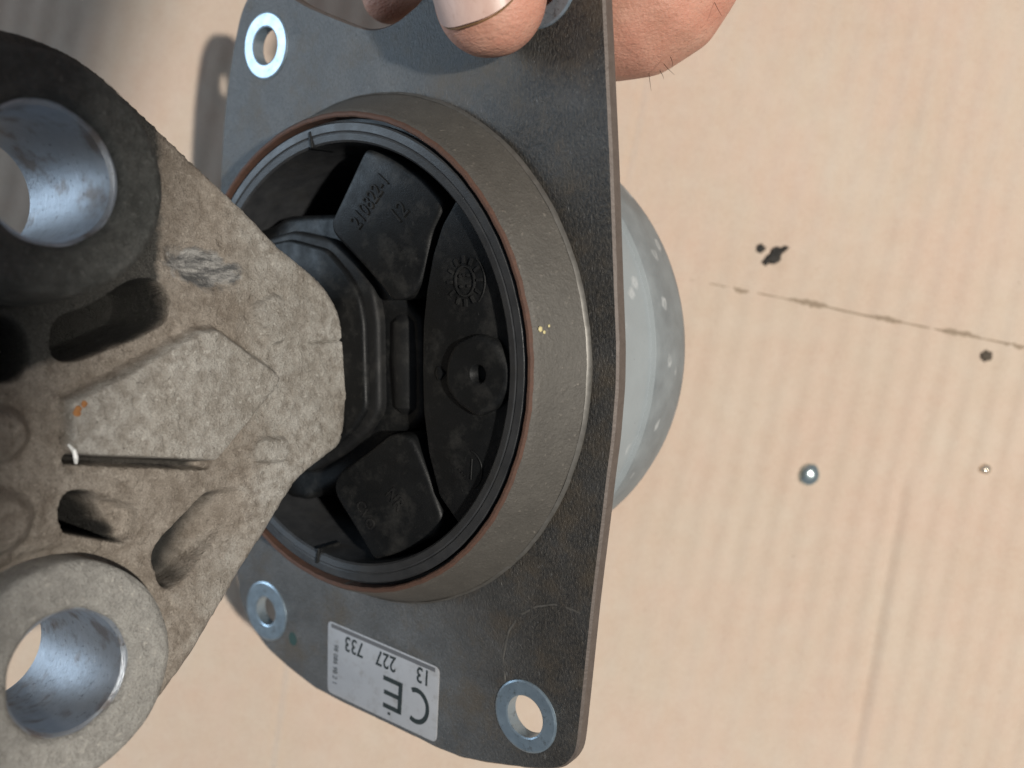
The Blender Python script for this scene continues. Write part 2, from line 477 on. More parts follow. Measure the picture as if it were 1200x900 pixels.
# ================================================================== setting: the cardboard sheet
def build_cardboard():
    gx = np.unique(np.concatenate([np.linspace(-1000, -190, 110), np.linspace(-190, 190, 500), np.linspace(190, 1000, 110)]))
    gy = np.unique(np.concatenate([np.linspace(-1000, -145, 110), np.linspace(-145, 145, 290), np.linspace(145, 1000, 110)]))
    Xg, Yg = np.meshgrid(gx, gy, indexing='ij')
    sl = .225                                   # the flutes lean a little
    q = (Xg - sl * Yg) + 2.0 * vnoise(Xg, Yg, 60, 3)
    amp = .05 + .24 * sstep(-10, 160, Xg + 40 * vnoise(Xg, Yg, 70, 9)) * (.6 + .8 * vnoise(Xg, Yg, 25, 12) + .4)
    amp = amp * (1 - sstep(200, 330, np.hypot(Xg, Yg)))
    ph = 2 * math.pi * q / 8.1
    Zg = -0.12 + amp * np.sin(ph) * (1 + .5 * vnoise(Xg, Yg, 18, 5)) + .9 * vnoise(Xg, Yg, 75, 21) + .22 * vnoise(Xg, Yg, 24, 25) + .10 * vnoise(Xg, Yg, 4, 22)
    def crease(x0, y0, x1, y1, wdt, dep, lift=0.0):
        nonlocal Zg
        ax, ay = x1 - x0, y1 - y0; L = math.hypot(ax, ay)
        tt = ((Xg - x0) * ax + (Yg - y0) * ay) / L
        dd = ((Xg - x0) * -ay + (Yg - y0) * ax) / L + 1.2 * vnoise(tt, tt * 0, 22, 44)
        on = sstep(-8, 4, tt) * (1 - sstep(L - 4, L + 8, tt))
        Zg = Zg - dep * np.exp(-(dd / wdt) ** 2) * on + lift * np.exp(-((dd - 2.2 * wdt) / wdt) ** 2) * on
    crease(118, -28, 97, -150, 1.6, .55, .35)   # long soft crease, lower right
    crease(41, 100, 34, 62, 1.2, .45, .25)      # crease beside the hand
    crease(-69, -80, -78, -150, 1.0, .30, .2)   # crease, lower left
    crease(50, 32.5, 165, 9.2, .8, .35, .12)    # perforated fold
    n0, n1 = Xg.shape
    V = np.stack([Xg, Yg, Zg], -1).reshape(-1, 3)
    idx = np.arange(n0 * n1).reshape(n0, n1)
    F = np.stack([idx[:-1, :-1], idx[1:, :-1], idx[1:, 1:], idx[:-1, 1:]], -1).reshape(-1, 4).tolist()
    # underside and rim so that the board has its 4 mm
    b = len(V); cs = [(gx[0], gy[0]), (gx[-1], gy[0]), (gx[-1], gy[-1]), (gx[0], gy[-1])]
    V = np.concatenate([V, [(x, y, -4.2) for x, y in cs]])
    F += [[b + 3, b + 2, b + 1, b]]
    edges = [list(idx[:, 0]), list(idx[-1, :]), list(idx[::-1, -1]), list(idx[0, ::-1])]
    for k, e in enumerate(edges): F.append([b + (k + 1) % 4, b + k][::-1] + e[::-1])
    o = mesh_obj("cardboard", V, F, M_CARD, angle=60)
    o["kind"] = "structure"; o["label"] = "sheet of tan corrugated cardboard lying under everything"
    return o
card = build_cardboard()
# slits of the perforated fold: their shade as brown lenses just proud of the board
for (x, y, L, wd_) in ((68.0, 28.6, 9.5, .95), (90.0, 24.6, 12.5, 1.15), (113.4, 19.6, 11.0, .95), (135.8, 15.3, 12.5, 1.0), (152.6, 11.6, 7.0, 1.0)):
    sh = Shape(); a = math.atan2(-23.3, 115) + random.uniform(-.03, .03); N = 14
    top = []; 
    for k in range(2 * N):
        s_ = k / N if k < N else 2 - k / N
        s_ = min(max(s_, 0), 1); sg = 1 if k < N else -1
        u_ = (s_ - .5) * L; h_ = sg * wd_ * .8 * math.sin(math.pi * s_) ** .6 * (1 + .5 * random.uniform(-1, 1))
        top.append((x + u_ * math.cos(a) - h_ * math.sin(a), y + u_ * math.sin(a) + h_ * math.cos(a)))
    prism(sh, np.array(top), -1.2, .10, 0)
    o = sh.build("slit_shade", M_FOLD_SHADE, card, smooth=False)

pts_ = []
for k in range(60):
    f_ = k / 59; pts_.append((50 + 115 * f_, 32.5 - 23.3 * f_ + .5 * float(vnoise(np.array(k), np.array(0), 6, 81)), -.16 + .12 * float(vnoise(np.array(k), np.array(3), 4, 82))))
sh = Shape(); tube(sh, pts_, [.20 + .16 * float(vnoise(np.array(k), np.array(9), 3, 83)) for k in range(60)], 6); sh.build("fold_line_shade", M_FOLD_SHADE, card)  # shade of the groove drawn as a thin brown line

# ================================================================== engine mount
U = Vector((.80712697, 0, .59037789)); Vv = Vector((.05455765, -.99572091, -.07458773)); Nn = Vector((-.58785161, -.0924114, .8036732))
Cc = Vector((-37.834, 5.752, CAM_H * 1000 - 202.0125)) * MM
mount = bpy.data.objects.new("engine_mount", None); COL.objects.link(mount)
mount.empty_display_size = .02
mount.matrix_world = Matrix(((U.x, Vv.x, Nn.x, Cc.x), (U.y, Vv.y, Nn.y, Cc.y), (U.z, Vv.z, Nn.z, Cc.z), (0, 0, 0, 1)))
tag(mount, "used engine mount with black rubber bushing, steel plate and dirty cast aluminium arm", "engine mount")

# ---- plate
PZ = -12.8
outline = [(-36.8, -86.5), (-39.5, -83.1), (-43.1, -75.5), (-46.0, -67.9), (-49.0, -57.9), (-51.6, -45.5), (-56, -15), (-58, 20), (-58.0, 52), (-56.9, 65.1), (-53.8, 71.2), (-47.4, 76.6), (-39.7, 80.2),
           (-29.9, 83.9), (-20.1, 85.6), (-8.7, 87.2), (3.2, 88.9), (11.4, 90.2), (17.3, 90.6), (25.0, 89.9), (32.5, 88.9), (38.2, 88.0), (42.6, 86.9), (45.2, 85.7), (46.9, 84.0), (48.3, 81.8),
           (49.0, 79.0), (50.6, 69.8), (52.4, 59.2), (53.8, 51.0), (55.4, 42.5), (57.4, 32.2), (58.7, 25.0), (60.2, 17.7), (61.7, 7.4), (62.2, 0.0), (62.3, -12.6), (62.6, -34.1), (62.6, -50.5), (62.6, -69.9),
           (60.0, -76.1), (50.9, -80.6), (37.9, -81.2), (27.8, -78.1), (20.7, -74.4), (16.5, -72.2), (11.9, -70.7), (8.1, -70.3), (3.8, -70.8), (-1.2, -73.0), (-8.5, -76.7), (-16.0, -80.7), (-22.1, -85.0), (-26.9, -88.1), (-32.4, -89.1)]
outline = fillet(outline, 2.2, 3)
WASH = [(-30.3, -74.3, 7.9, 4.55), (-46.1, 66.3, 7.9, 4.0), (35.9, 76.9, 7.9, 4.75), (49.0, -69.2, 8.2, 4.6)]
def build_plate():
    TH = 2.9
    holes = [circle(c[:2], c[3], 40) for c in WASH] + [circle((0, 0), 55.2, 96)]
    sh = Shape()
    top = inset(outline, .45)
    V, F = fill_with_holes(top, holes, PZ); sh.add(V, F)
    V, F = fill_with_holes(outline, holes, PZ - TH); sh.add(V, F)
    for h in holes:
        n = len(h); V = [(p[0], p[1], PZ) for p in h] + [(p[0], p[1], PZ - TH) for p in h]
        sh.add(V, [(i, (i + 1) % n, n + (i + 1) % n, n + i) for i in range(n)])
    pl = sh.build("mounting_plate", M_PLATE, mount, angle=30)
    # sheared edge all round
    sh = Shape(); n = len(outline); V = []
    jit = [.12 * random.uniform(-1, 1) for _ in range(n)]
    for i in range(n):
        V += [(top[i][0], top[i][1], PZ), (outline[i][0], outline[i][1], PZ - .5 + jit[i]), (outline[i][0], outline[i][1], PZ - TH)]
    F = []
    for i in range(n):
        j = (i + 1) % n
        F += [(3 * i, 3 * j, 3 * j + 1, 3 * i + 1), (3 * i + 1, 3 * j + 1, 3 * j + 2, 3 * i + 2)]
    sh.add(V, F); sh.build("plate_edge", M_EDGE, pl)
    return pl
plate = build_plate()
for (x, y, ro, ri) in WASH:
    sh = Shape()
    lathe(sh, [(ri - .25, PZ - 2.6), (ri - .25, PZ + .25), (ri + .1, PZ + .4), (ro - .5, PZ + .4), (ro - .1, PZ + .2), (ro, PZ - .2)], 56, lambda p, x=x, y=y: (p[0] + x, p[1] + y, p[2]))
    sh.build("washer", M_WASH, plate, angle=15)
# pressed ridge by the lower right hole
rp = [(31.0, 71), (30.9, 65.1), (32.7, 59.0), (36.0, 55.1), (40.5, 52.7), (44.7, 51.8), (49.2, 52.2), (53.3, 53.1)]
sp_ = []
for i in range(len(rp) - 1):
    for k in range(4):
        f_ = k / 4; sp_.append((rp[i][0] * (1 - f_) + rp[i + 1][0] * f_ + random.uniform(-.15, .15), rp[i][1] * (1 - f_) + rp[i + 1][1] * f_ + random.uniform(-.15, .15), PZ - .22 + random.uniform(-.12, .08)))
sh = Shape(); tube(sh, sp_, .34, 6); sh.build("pressed_ridge", M_BRIGHT, plate)
sh = Shape(); prism(sh, fillet([(-36.5 + 1.5 * math.cos(a) , 72.2 + 1.9 * math.sin(a)) for a in np.linspace(0, 2 * math.pi, 9)[:-1]], .8), PZ - .3, PZ + .06, 0); sh.build("paint_dot", M_GREEN, plate)

# ---- identification label
lab = np.array([(-22.8, 65.2), (12.8, 70.8), (10.4, 88.7), (-24.8, 83.6)])
ex = (lab[1] - lab[0]); ex /= np.linalg.norm(ex); ey = np.array((-ex[1], ex[0]))
sh = Shape(); prism(sh, fillet(lab, 1.6, 5), PZ - .2, PZ + .14, .08, 2)
label = sh.build("identification_label", M_LABEL, plate)
tag(label, label="pale grey sticker printed CE 13 227 733, upside down")
LZ = PZ + .14
def L2(a, b): return lab[0] + (lab[1] - lab[0]) * a + (lab[3] - lab[0]) * b     # along / down the label
def ltext(body, size, a, b, sx=1.0, bold=0.0, rot=False, name="lettering"):
    p = L2(a, b); X_ = -ex; Y_ = ey
    if rot: X_, Y_ = ey, ex
    return text_obj(name, body, size, (p[0], p[1], LZ + .03), (X_[0], X_[1], 0), (Y_[0], Y_[1], 0), (0, 0, 1), .02, M_PRINT, label, sx=sx, font_bold=bold)
ltext("13", 5.4, .867, .185, .80, .06); ltext("227", 5.4, .546, .20, .80, .06); ltext("733", 5.4, .253, .20, .80, .06)
# the CE mark: ring arc C and E built from arcs and bars
def ce_mark():
    sh = Shape(); Rr, th = 3.4, 1.05
    def arc(cx, cy, a0, a1):
        A = np.linspace(a0, a1, 26); V = []; F = []
        for a in A:
            for rr in (Rr - th / 2, Rr + th / 2):
                q = np.array((cx, cy)) + ex * (rr * math.cos(a)) + ey * (rr * math.sin(a)) * 1.12
                V += [(q[0], q[1], LZ + .05)]
        for i in range(len(A) - 1): F.append((2 * i, 2 * i + 1, 2 * i + 3, 2 * i + 2))
        sh.add(V, F)
    def bar(a, b, la, lb):
        c_ = L2(a, b); V = []
        for (i, j) in ((-1, -1), (1, -1), (1, 1), (-1, 1)):
            q = c_ + ex * i * la / 2 + ey * j * lb / 2; V.append((q[0], q[1], LZ + .05))
        sh.add(V, [(0, 1, 2, 3)])
    c1 = L2(.815, .615); arc(c1[0], c1[1], R(-118), R(118))
    bar(.675, .62, 1.2, 7.9)
    bar(.598, .437, 5.2, 1.15); bar(.60, .622, 4.8, 1.1); bar(.598, .803, 5.2, 1.15)
    bar(.58, .89, .8, .7)
    sh.build("certification_mark", M_PRINT, label, smooth=False)
ce_mark()
ltext("98 086 98 2 1", 2.1, .075, .57, .9, 0, True)
sh = Shape()
for (a0, a1, b0, b1) in ((.035, .965, .02, .075),):
    V = [(*L2(a0, b0), LZ + .03), (*L2(a1, b0), LZ + .03), (*L2(a1, b1), LZ + .03), (*L2(a0, b1), LZ + .03)]
    sh.add(V, [(0, 1, 2, 3)])
sh.build("label_border", M_GREYBAR, label, smooth=False)

# ---- steel collar and rusty rim
sh = Shape()
lathe(sh, [(50.4, -20), (50.4, -.5), (50.9, -.2), (51.5, -.5), (52.2, -1.6), (56.2, -10.6), (56.7, -11.2), (56.8, -12.1), (55.9, -12.9), (55.1, -13.5), (55.1, -20)], 160,
      wob=lambda a, h: .08 * math.sin(7 * a + h) + .05 * math.sin(23 * a))
collar = sh.build("steel_collar", M_COLLAR, mount)
sh = Shape()
lathe(sh, [(50.25, -3), (50.25, -.1), (50.5, .12), (51.0, .08), (51.4, -.35), (51.45, -.55)], 240, wob=lambda a, h: .05 * math.sin(11 * a) * math.sin(29 * a + 1) + .04 * math.sin(67 * a))
sh.build("rusty_rim", M_RUST, collar)
sh = Shape()
lathe(sh, [(56.45, -10.75), (56.85, -11.2), (56.98, -11.7)], 200, wob=lambda a, h: .07 * math.sin(17 * a) * math.sin(41 * a))
sh.build("chipped_lip", M_BRIGHT, collar)
a0 = math.atan2(-4.2, 52.6)
sh = Shape()
for k, (da, h, s_) in enumerate(((0, -1.9, .62), (.012, -2.6, .40), (-.008, -3.7, .33))):
    rr = 52.2 + (-1.6 - h) * 4 / 9 + .03
    bm = bmesh.new(); bmesh.ops.create_icosphere(bm, subdivisions=1, radius=s_)
    V = [(rr * math.cos(a0 + da) + v.co.x * .6, rr * math.sin(a0 + da) + v.co.y, h + v.co.z) for v in bm.verts]
    bm.verts.index_update(); F = [[v.index for v in f.verts] for f in bm.faces]; bm.free(); sh.add(V, F)
sh.build("paint_fleck", M_YEL, collar)

# ---- rear cup
sh = Shape()
lathe(sh, [(50, -15.8), (54.2, -16.0), (54.4, -20), (54.4, -39.6), (54.6, -40.4), (55.4, -40.7), (55.7, -41.3), (54.6, -52), (53.6, -58), (52.6, -61), (50.5, -62.6), (30, -62.8), (0.01, -62.8)], 120,
      wob=lambda a, h: .06 * math.sin(5 * a + .1 * h))
cup = sh.build("rear_cup", M_CUP, mount)

# ---- rubber bushing
sh = Shape()
lathe(sh, [(50.2, -14), (50.2, -2.8), (49.5, -2.8), (49.4, -.9), (49.1, -.6), (47.6, -.62), (47.3, -.85), (47.0, -.7), (45.7, -.9), (45.3, -1.3), (45.1, -5), (44.8, -30), (0.01, -31)], 140)
rim = sh.build("rubber_rim", M_RIM, mount)
for (a_, r_) in ((math.atan2(-47.5, -4.0), 46.8), (math.atan2(46.4, -11.6), 46.2)):      # moulding tabs
    ca, sa = math.cos(a_), math.sin(a_); P = []
    for (du, dv) in ((-1.9, -.4), (1.7, -.6), (2.0, .4), (-1.7, .45)):
        P.append((ca * (r_ + du) - sa * dv, sa * (r_ + du) + ca * dv))
    sh = Shape(); prism(sh, fillet(P, .4, 3), -7, -.35, .3); sh.build("moulding_tab", M_RUB, rim)
def rub(name, poly, z0, z1, bev=.9, r=1.5, mat=M_RUB, tilt=None):
    sh = Shape(); prism(sh, fillet(poly, r, 4), z0, z1, bev, 4, tilt); return sh.build(name, mat, mount, angle=50)
# stop block: D-shaped, against the rim
D = [(32.2, -30.8), (27.6, -25.5), (24.7, -19.8), (22.5, -13.0), (21.0, -6.1), (20.1, 2.7), (19.6, 11.6), (20.3, 20.5), (22.6, 29.4), (27.4, 34.8)]
D += [(45.4 * math.cos(a), 45.4 * math.sin(a)) for a in np.linspace(math.atan2(33.6, 30.6), math.atan2(-29.6, 34.5), 30)]
stop = rub("stop_block", D, -29, -5.2, .7, .8)
pb = fillet([(28.2, 1.1), (30.7, -2.3), (36.2, -3.9), (40.9, -2.4), (44.0, 2.9), (43.4, 7.1), (40.5, 10.4), (35.0, 12.7), (29.8, 9.7), (27.4, 6.2)], 1.6, 4)
sh = Shape(); nb_ = len(pb); rings = [(pb, -8.0), (pb, -4.6)]
for k in range(1, 6):
    a = math.pi / 2 * k / 5; rings.append((inset(pb, 1.3 * (1 - math.cos(a))), -4.6 + 1.5 * math.sin(a)))
V = [(p[0], p[1], z) for pp, z in rings for p in pp]
sh.add(V, [(q * nb_ + i_, q * nb_ + (i_ + 1) % nb_, (q + 1) * nb_ + (i_ + 1) % nb_, (q + 1) * nb_ + i_) for q in range(len(rings) - 1) for i_ in range(nb_)])
V, F = fill_with_holes(rings[-1][0], [circle((36.3, 4.0), 2.1, 28)], -3.1); sh.add(V, F)
lathe(sh, [(2.1, -3.1), (1.8, -3.3), (1.3, -6.5), (.01, -7.2)], 28, lambda p: (p[0] + 36.3, p[1] + 4.0, p[2]))
sh.build("locating_boss", M_RUB, stop, angle=50)
sh = Shape(); prism(sh, fillet([(23.8, 3.9), (24.6, 2.2), (26.6, 3.9), (24.6, 5.6)], .6), -6, -4.7, .4, 2); sh.build("moulding_nib", M_RUB, stop)
# date clock
sh = Shape(); cx, cy = 32.9, -14.1
lathe(sh, [(3.15, -5.4), (3.05, -4.75), (2.75, -4.75), (2.65, -5.4)], 36, lambda p: (p[0] * .82 + cx, p[1] + cy, p[2]))
for k in range(12):
    a = 2 * math.pi * k / 12; ca, sa = math.cos(a), math.sin(a)
    q = [(cx + (r_ * ca) * .86 - tt * sa, cy + r_ * sa + tt * ca) for r_, tt in ((3.5, -.28), (5.0, -.28), (5.0, .28), (3.5, .28))]
    prism(sh, np.array(q), -5.5, -4.7, 0)
for (dx, dy) in ((-1, -1.1), (0, -1.2), (1, -1.1), (-1, 1), (1, 1)):
    prism(sh, np.array(circle((cx + dx * .95, cy + dy * 1.0), .34, 8)), -5.5, -4.7, 0)
tube(sh, [(cx + .92 * 5.3 * math.cos(a), cy + 5.3 * math.sin(a), -5.1) for a in np.linspace(-.9, .9, 14)], .16, 6)
sh.build("date_clock", M_RUBW, stop)
sh = Shape()
tube(sh, [(30.6 + 3.8 * math.cos(a), 23.2 + 4.0 * math.sin(a), -5.1) for a in np.linspace(-1.2, 1.2, 14)], .16, 6)
tube(sh, [(32.0, 21.0, -5.1), (31.4, 25.2, -5.1)], .16, 6)
for (x, y) in ((29.2, 24), (29.9, 24.6), (28.6, 23.4)): prism(sh, np.array(circle((x, y), .2, 6)), -5.5, -4.95, 0)
sh.build("mould_mark", M_RUBW, stop)
# spring arms
wu = [(8.0, -43.6), (14.4, -40.8), (22.0, -35.6), (26.9, -30.4), (26.0, -28.0), (23.4, -24.2), (21.9, -19.1), (19.8, -14.1), (16.5, -11.6), (12.4, -11.2), (9.7, -14.6), (4.2, -20.2), (-2.3, -26.4), (-2.9, -29.0), (0.1, -33.0)]
arm_u = rub("spring_arm", wu, -29, -5.4, 1.0, 1.6, tilt=lambda x, y: -.10 * (x - 10))
wl = [(-6.9, 31.4), (-1.9, 38.2), (2.6, 45.0), (10.9, 42.6), (20.0, 38.0), (21.8, 34.5), (18.9, 26.0), (16.7, 20.7), (14.9, 17.2), (9.6, 16.8), (1.6, 21.8), (-5.2, 25.4), (-7.4, 28.5)]
arm_l = rub("spring_arm", wl, -29, -5.4, 1.0, 1.6, tilt=lambda x, y: -.10 * (x - 8))
def rtext(body, size, x, y, ang, parent, sx=1.0):
    ca, sa = math.cos(R(ang)), math.sin(R(ang)); k = -.10
    n_ = np.array((-k, 0, 1.0)); xd = np.array((ca, sa, k * ca)); yd = np.array((sa, -ca, k * sa))
    x0 = 10 if parent is arm_u else 8
    return text_obj("moulded_lettering", body, size, (x, y, -5.4 + k * (x - x0) + .05), xd, yd, n_, .22, M_RUBW, parent, sx=sx)
rtext("210822-1", 4.9, 8.4, -32.4, -46, arm_u, .70)
rtext("12", 5.2, 15.8, -29.3, -40, arm_u, .8)
rtext("NR", 4.2, 9.8, 31.0, 52, arm_l, .85)
rtext("CVO", 3.6, 1.4, 35.0, 60, arm_l, .9)
# the stop block and both spring arms stand proud, close behind the rim
stop.location = (.0012, 0, .0018)
for q in (arm_u, arm_l): q.location = (.0011, 0, .0016)
# rubber core that grips the cast arm
core = [(-40, -30), (-29.4, -31.1), (-23.6, -33.1), (-4.6, -31.5), (-2.4, -28.6), (4.4, -21.0), (10.0, -14.6), (13.0, -11.4), (17.2, -7.4), (16.1, 13.3), (12.9, 16.4), (7.8, 18.0), (0.9, 22.4), (-6.2, 26.0), (-12.2, 30), (-22.9, 34.8), (-40, 34)]
core_o = rub("rubber_core", core, -29, -9.0, 1.6, 2.2)
band = [(-38, -27), (-18.8, -29.2), (-5.6, -25.9), (1.6, -19.8), (5.6, -14.2), (6.6, -7.5), (5.2, 12.5), (.4, 17.6), (-7.9, 22.8), (-18.0, 27.2), (-38, 28)]
sh = Shape(); prism(sh, fillet(band, 2.0, 4), -20, -6.6, 1.3, 4); sh.build("core_lip", M_RUBW, core_o, angle=50)
band2 = [(-36, -26), (-18.8, -27.2), (-6.6, -23.8), (-.4, -17.8), (2.4, -12.8), (3.4, -7.5), (2.4, 11.9), (-2.0, 16.6), (-8.9, 21.0), (-18.0, 25.2), (-36, 26)]
sh = Shape(); prism(sh, fillet(band2, 2.0, 4), -20, -5.4, 1.0, 4); sh.build("core_lip", M_RUB, core_o, angle=50)
sh = Shape(); tube(sh, [(11.9, -7.6, -13.0), (11.7, -6.2, -11.9), (11.3, 2, -11.7), (10.8, 11.2, -11.9), (10.7, 12.6, -13.0)], [3.6, 4.4, 4.5, 4.4, 3.6], 28); sh.build("core_bead", M_RUBW, core_o)

# ---- cast aluminium arm: a height field over (z = along the arm, y = across), height is x
def build_arm():
    tip = [(10.2, -24.0), (8.7, -23.0), (3.7, -19.7), (-2.0, -15.5), (-5.4, -10.8), (-7.2, -3.2), (-7.0, 10.2), (-5.4, 15.9), (-3.9, 19.6), (2.7, 22.2), (9.0, 24.9)]
    lower = [(11.7, 27.4), (15.5, 31.7), (20.4, 36.8), (25.2, 42.2), (31.6, 49.6), (36.4, 54.6), (41.4, 59.4), (46.2, 63.2), (50.9, 66.6), (56, 69.2), (63, 70.2), (72, 68.5), (80, 62.5), (84.5, 54), (85.5, 46), (84, 36)]
    left = [(82, 24), (81, 8), (82, -8), (85, -18), (88, -33), (86, -43), (80.5, -52), (72, -57)]
    upper = [(63.8, -58.4), (55.9, -58.0), (49.7, -56.4), (44.4, -53.7), (39.7, -49.6), (34.7, -45.6), (31.4, -42.7), (23.9, -36.6), (16.4, -30.1)]
    out = fillet(tip + lower + left + upper, 2.0, 3)
    st = .30
    gz = np.arange(-9, 90, st); gy = np.arange(-61, 73, st)
    Z, Y = np.meshgrid(gz, gy, indexing='ij')
    d, nx, ny = sdf_poly(Z, Y, out)
    inside = d < 0
    cU = (63.3, -32.7); cL = (63.0, 48.0)
    dU = np.hypot(Z - cU[0], Y - cU[1]); dL = np.hypot(Z - cL[0], Y - cL[1])
    # main face
    H = -3.7 - 2.4 * sstep(14, 60, Z) + 0 * Z
    H = H - 1.6 * sstep(12, 34, np.abs(Y - 2)) * sstep(5, 30, Z)
    def P(poly, r=1.0): return sdf_poly(Z, Y, fillet(poly, r, 3))[0]
    s = P([(57.9, 3.3), (52.1, 1.4), (32.5, -7.1), (28.6, -7.3), (14.4, 2.7), (14.6, 4.3), (30.5, 17.0), (31.6, 17.6), (57.2, 12.5), (58.4, 10.4)], .9)
    hard = sstep(-2, 6, Y + .15 * (Z - 57))                    # crisp step on the lower side, soft on the upper
    wdt = .5 + .75 * (1 - sstep(7, 11, Y + .12 * (Z - 31)))
    top = -1.2 - 1.0 * sstep(40, 60, Z)
    k = 1 - sstep(-wdt * .5, wdt, s)
    H = H * (1 - k) + top * k; WEAR = k.copy()
    az, ay, bz, by = 31.0, 18.5, 57.6, 13.3                      # crevice under the raised pad
    tt = ((Z - az) * (bz - az) + (Y - ay) * (by - ay)) / ((bz - az) ** 2 + (by - ay) ** 2)
    dd_ = np.hypot(Z - (az + np.clip(tt, 0, 1) * (bz - az)), Y - (ay + np.clip(tt, 0, 1) * (by - ay)))
    H = H - 4.0 * (1 - sstep(.35, 1.15, dd_ + .35 * vnoise(Z, Y, 4.5, 14)))
    for poly in ([(19.2, -11.4), (13.1, -14.1), (10.3, -13.0), (11.0, -4.2), (14.0, -3.5), (17.0, -7.0)], [(21.4, 17.5), (19.9, 14.9), (12.7, 15.6), (11.6, 18.0), (13.6, 20.8), (21.2, 19.8)]):
        ks = 1 - sstep(-.7, .35, P(poly, 1.0)); H = H + 1.5 * ks; WEAR = np.maximum(WEAR, ks)
    # scraped lump under the upper boss
    s = P([(36.5, -22.8), (33.6, -24.9), (23.3, -21.7), (19.4, -18.2), (21.9, -14.6), (27.0, -13.9), (31.6, -16.4), (35.9, -19.7)], 2.0)
    H = H - 1.6 * (1 - sstep(-3.0, .6, s))
    # pockets between the webs
    s = P([(58.6, -6.1), (57.3, -10.5), (50.9, -12.3), (43.1, -16.8), (38.8, -17.1), (36.2, -14.2), (37.5, -9.3), (44.9, -6.5), (54.7, -3.4), (57.7, -3.9)], 2.0); s_slot = s
    H = H - 17 * (1 - sstep(-1.0, .6, s))
    s = P([(76, -12), (64.9, -11.0), (62.6, -7.7), (62.6, -3.5), (64.9, -1.0), (76, -1.0)], 2.0); s_h0 = s
    H = H - 15 * (1 - sstep(-1.5, .7, s))
    s = P([(59.6, 22.0), (58.6, 19.2), (55.6, 19.2), (45.0, 24.2), (46.3, 29.5), (48.3, 29.9), (59.1, 25.5)], 1.4); s_tri = s
    H = H - (2.5 + 14.5 * sstep(50.5, 53.5, Z + .5 * (Y - 24))) * (1 - sstep(-.9, .5, s))
    s = P([(42.9, 34.0), (41.6, 31.7), (31.5, 24.0), (23.3, 24.2), (22.5, 27.6), (36.8, 39.7), (39.9, 40.9), (41.6, 39.7)], 1.2); s_obl = s
    H = H - (.6 + 6.0 * sstep(24, 40, Z)) * (1 - sstep(-1.2, .45, s))
    WEAR = np.maximum(WEAR, .70 * (1 - sstep(14, 30, Z))); WEAR = np.maximum(WEAR, .55 * sstep(24, 40, Y) * (1 - sstep(25, 50, Z)))
    # shade of the pockets and crevice painted near black, stored per vertex
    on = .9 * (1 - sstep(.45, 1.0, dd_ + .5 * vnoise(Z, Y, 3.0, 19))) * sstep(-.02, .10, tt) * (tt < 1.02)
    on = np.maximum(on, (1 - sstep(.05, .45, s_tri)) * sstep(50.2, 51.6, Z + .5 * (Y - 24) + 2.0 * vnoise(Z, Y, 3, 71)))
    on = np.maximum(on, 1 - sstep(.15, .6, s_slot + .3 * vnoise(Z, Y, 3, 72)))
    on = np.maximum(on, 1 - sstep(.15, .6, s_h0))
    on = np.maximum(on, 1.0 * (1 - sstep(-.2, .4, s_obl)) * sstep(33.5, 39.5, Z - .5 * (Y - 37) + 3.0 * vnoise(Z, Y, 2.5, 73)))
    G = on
    BOSS_SHADE = 1 - sstep(-3.5, 2.0, P([(33.5, -66), (34.5, -40), (35.2, -29), (37.4, -16.6), (42.0, -6.2), (57.8, -2.9), (69, -1.6), (96, -1), (96, -66)], 3.0))  # dark patch following the shadow edge round the upper boss, painted per vertex
    # rounded lumps at the far end
    for (cz, cy, rz, ry, h_) in ((69.5, 7.6, 6.2, 5.2, 3.0), (71.0, 21.6, 7.2, 6.2, 3.2)):
        q = np.hypot((Z - cz) / rz, (Y - cy) / ry); H = H + h_ * (1 - sstep(.55, 1.05, q))
    # parting crack at the tip
    gv = np.exp(-((Y + 3.4 + .25 * vnoise(Z, Z * 0, 1.5, 8)) / .28) ** 2) * (1 - sstep(3.0, 4.5, Z)); H = H - .9 * gv
    H = H - .5 * (1 - sstep(-6.5, -3.0, Z)) * sstep(9.5, 10.5, Y)
    # rim groove round the lower boss, swelling up to the upper boss
    H = H - .9 * np.exp(-((dL - 19.3) / .9) ** 2)
    H = H + 6.0 * (1 - sstep(18.5, 25.5, dU)) * (1 - sstep(-40, -27, Y + .25 * (Z - 63)))
    # cast skin
    q_ = 1 - .45 * WEAR
    H = H + .30 * vnoise(Z, Y, 7, 1) + q_ * (.26 * vnoise(Z, Y, 2.4, 2) + .20 * vnoise(Z, Y, 1.0, 3) + .10 * vnoise(Z, Y, .6, 7))
    pit = vnoise(Z, Y, 1.3, 4); H = H + .16 * sstep(.34, .47, pit) - .30 * sstep(.36, .47, vnoise(Z, Y, 1.7, 6))
    # rounded outer edge
    er = 1.7; dd = np.clip(-d, 0, er); H = H - (er - np.sqrt(np.maximum(er * er - (er - dd) ** 2, 0))) * 1.0
    # keep the cells whose centre is inside; snap boundary verts to the outline
    ci = (inside[:-1, :-1].astype(int) + inside[1:, :-1] + inside[1:, 1:] + inside[:-1, 1:])
    keep = ci >= 2
    cdU = np.hypot(Z[:-1, :-1] + st / 2 - cU[0], Y[:-1, :-1] + st / 2 - cU[1]); cdL = np.hypot(Z[:-1, :-1] + st / 2 - cL[0], Y[:-1, :-1] + st / 2 - cL[1])
    keep &= (cdU > 14) & (cdL > 14)
    n0, n1 = Z.shape; idx = np.arange(n0 * n1).reshape(n0, n1)
    quads = np.stack([idx[:-1, :-1], idx[1:, :-1], idx[1:, 1:], idx[:-1, 1:]], -1)[keep]
    ed = {}
    for q in quads:
        for a, b in ((q[0], q[1]), (q[1], q[2]), (q[2], q[3]), (q[3], q[0])):
            if (b, a) in ed: del ed[(b, a)]
            else: ed[(a, b)] = 1
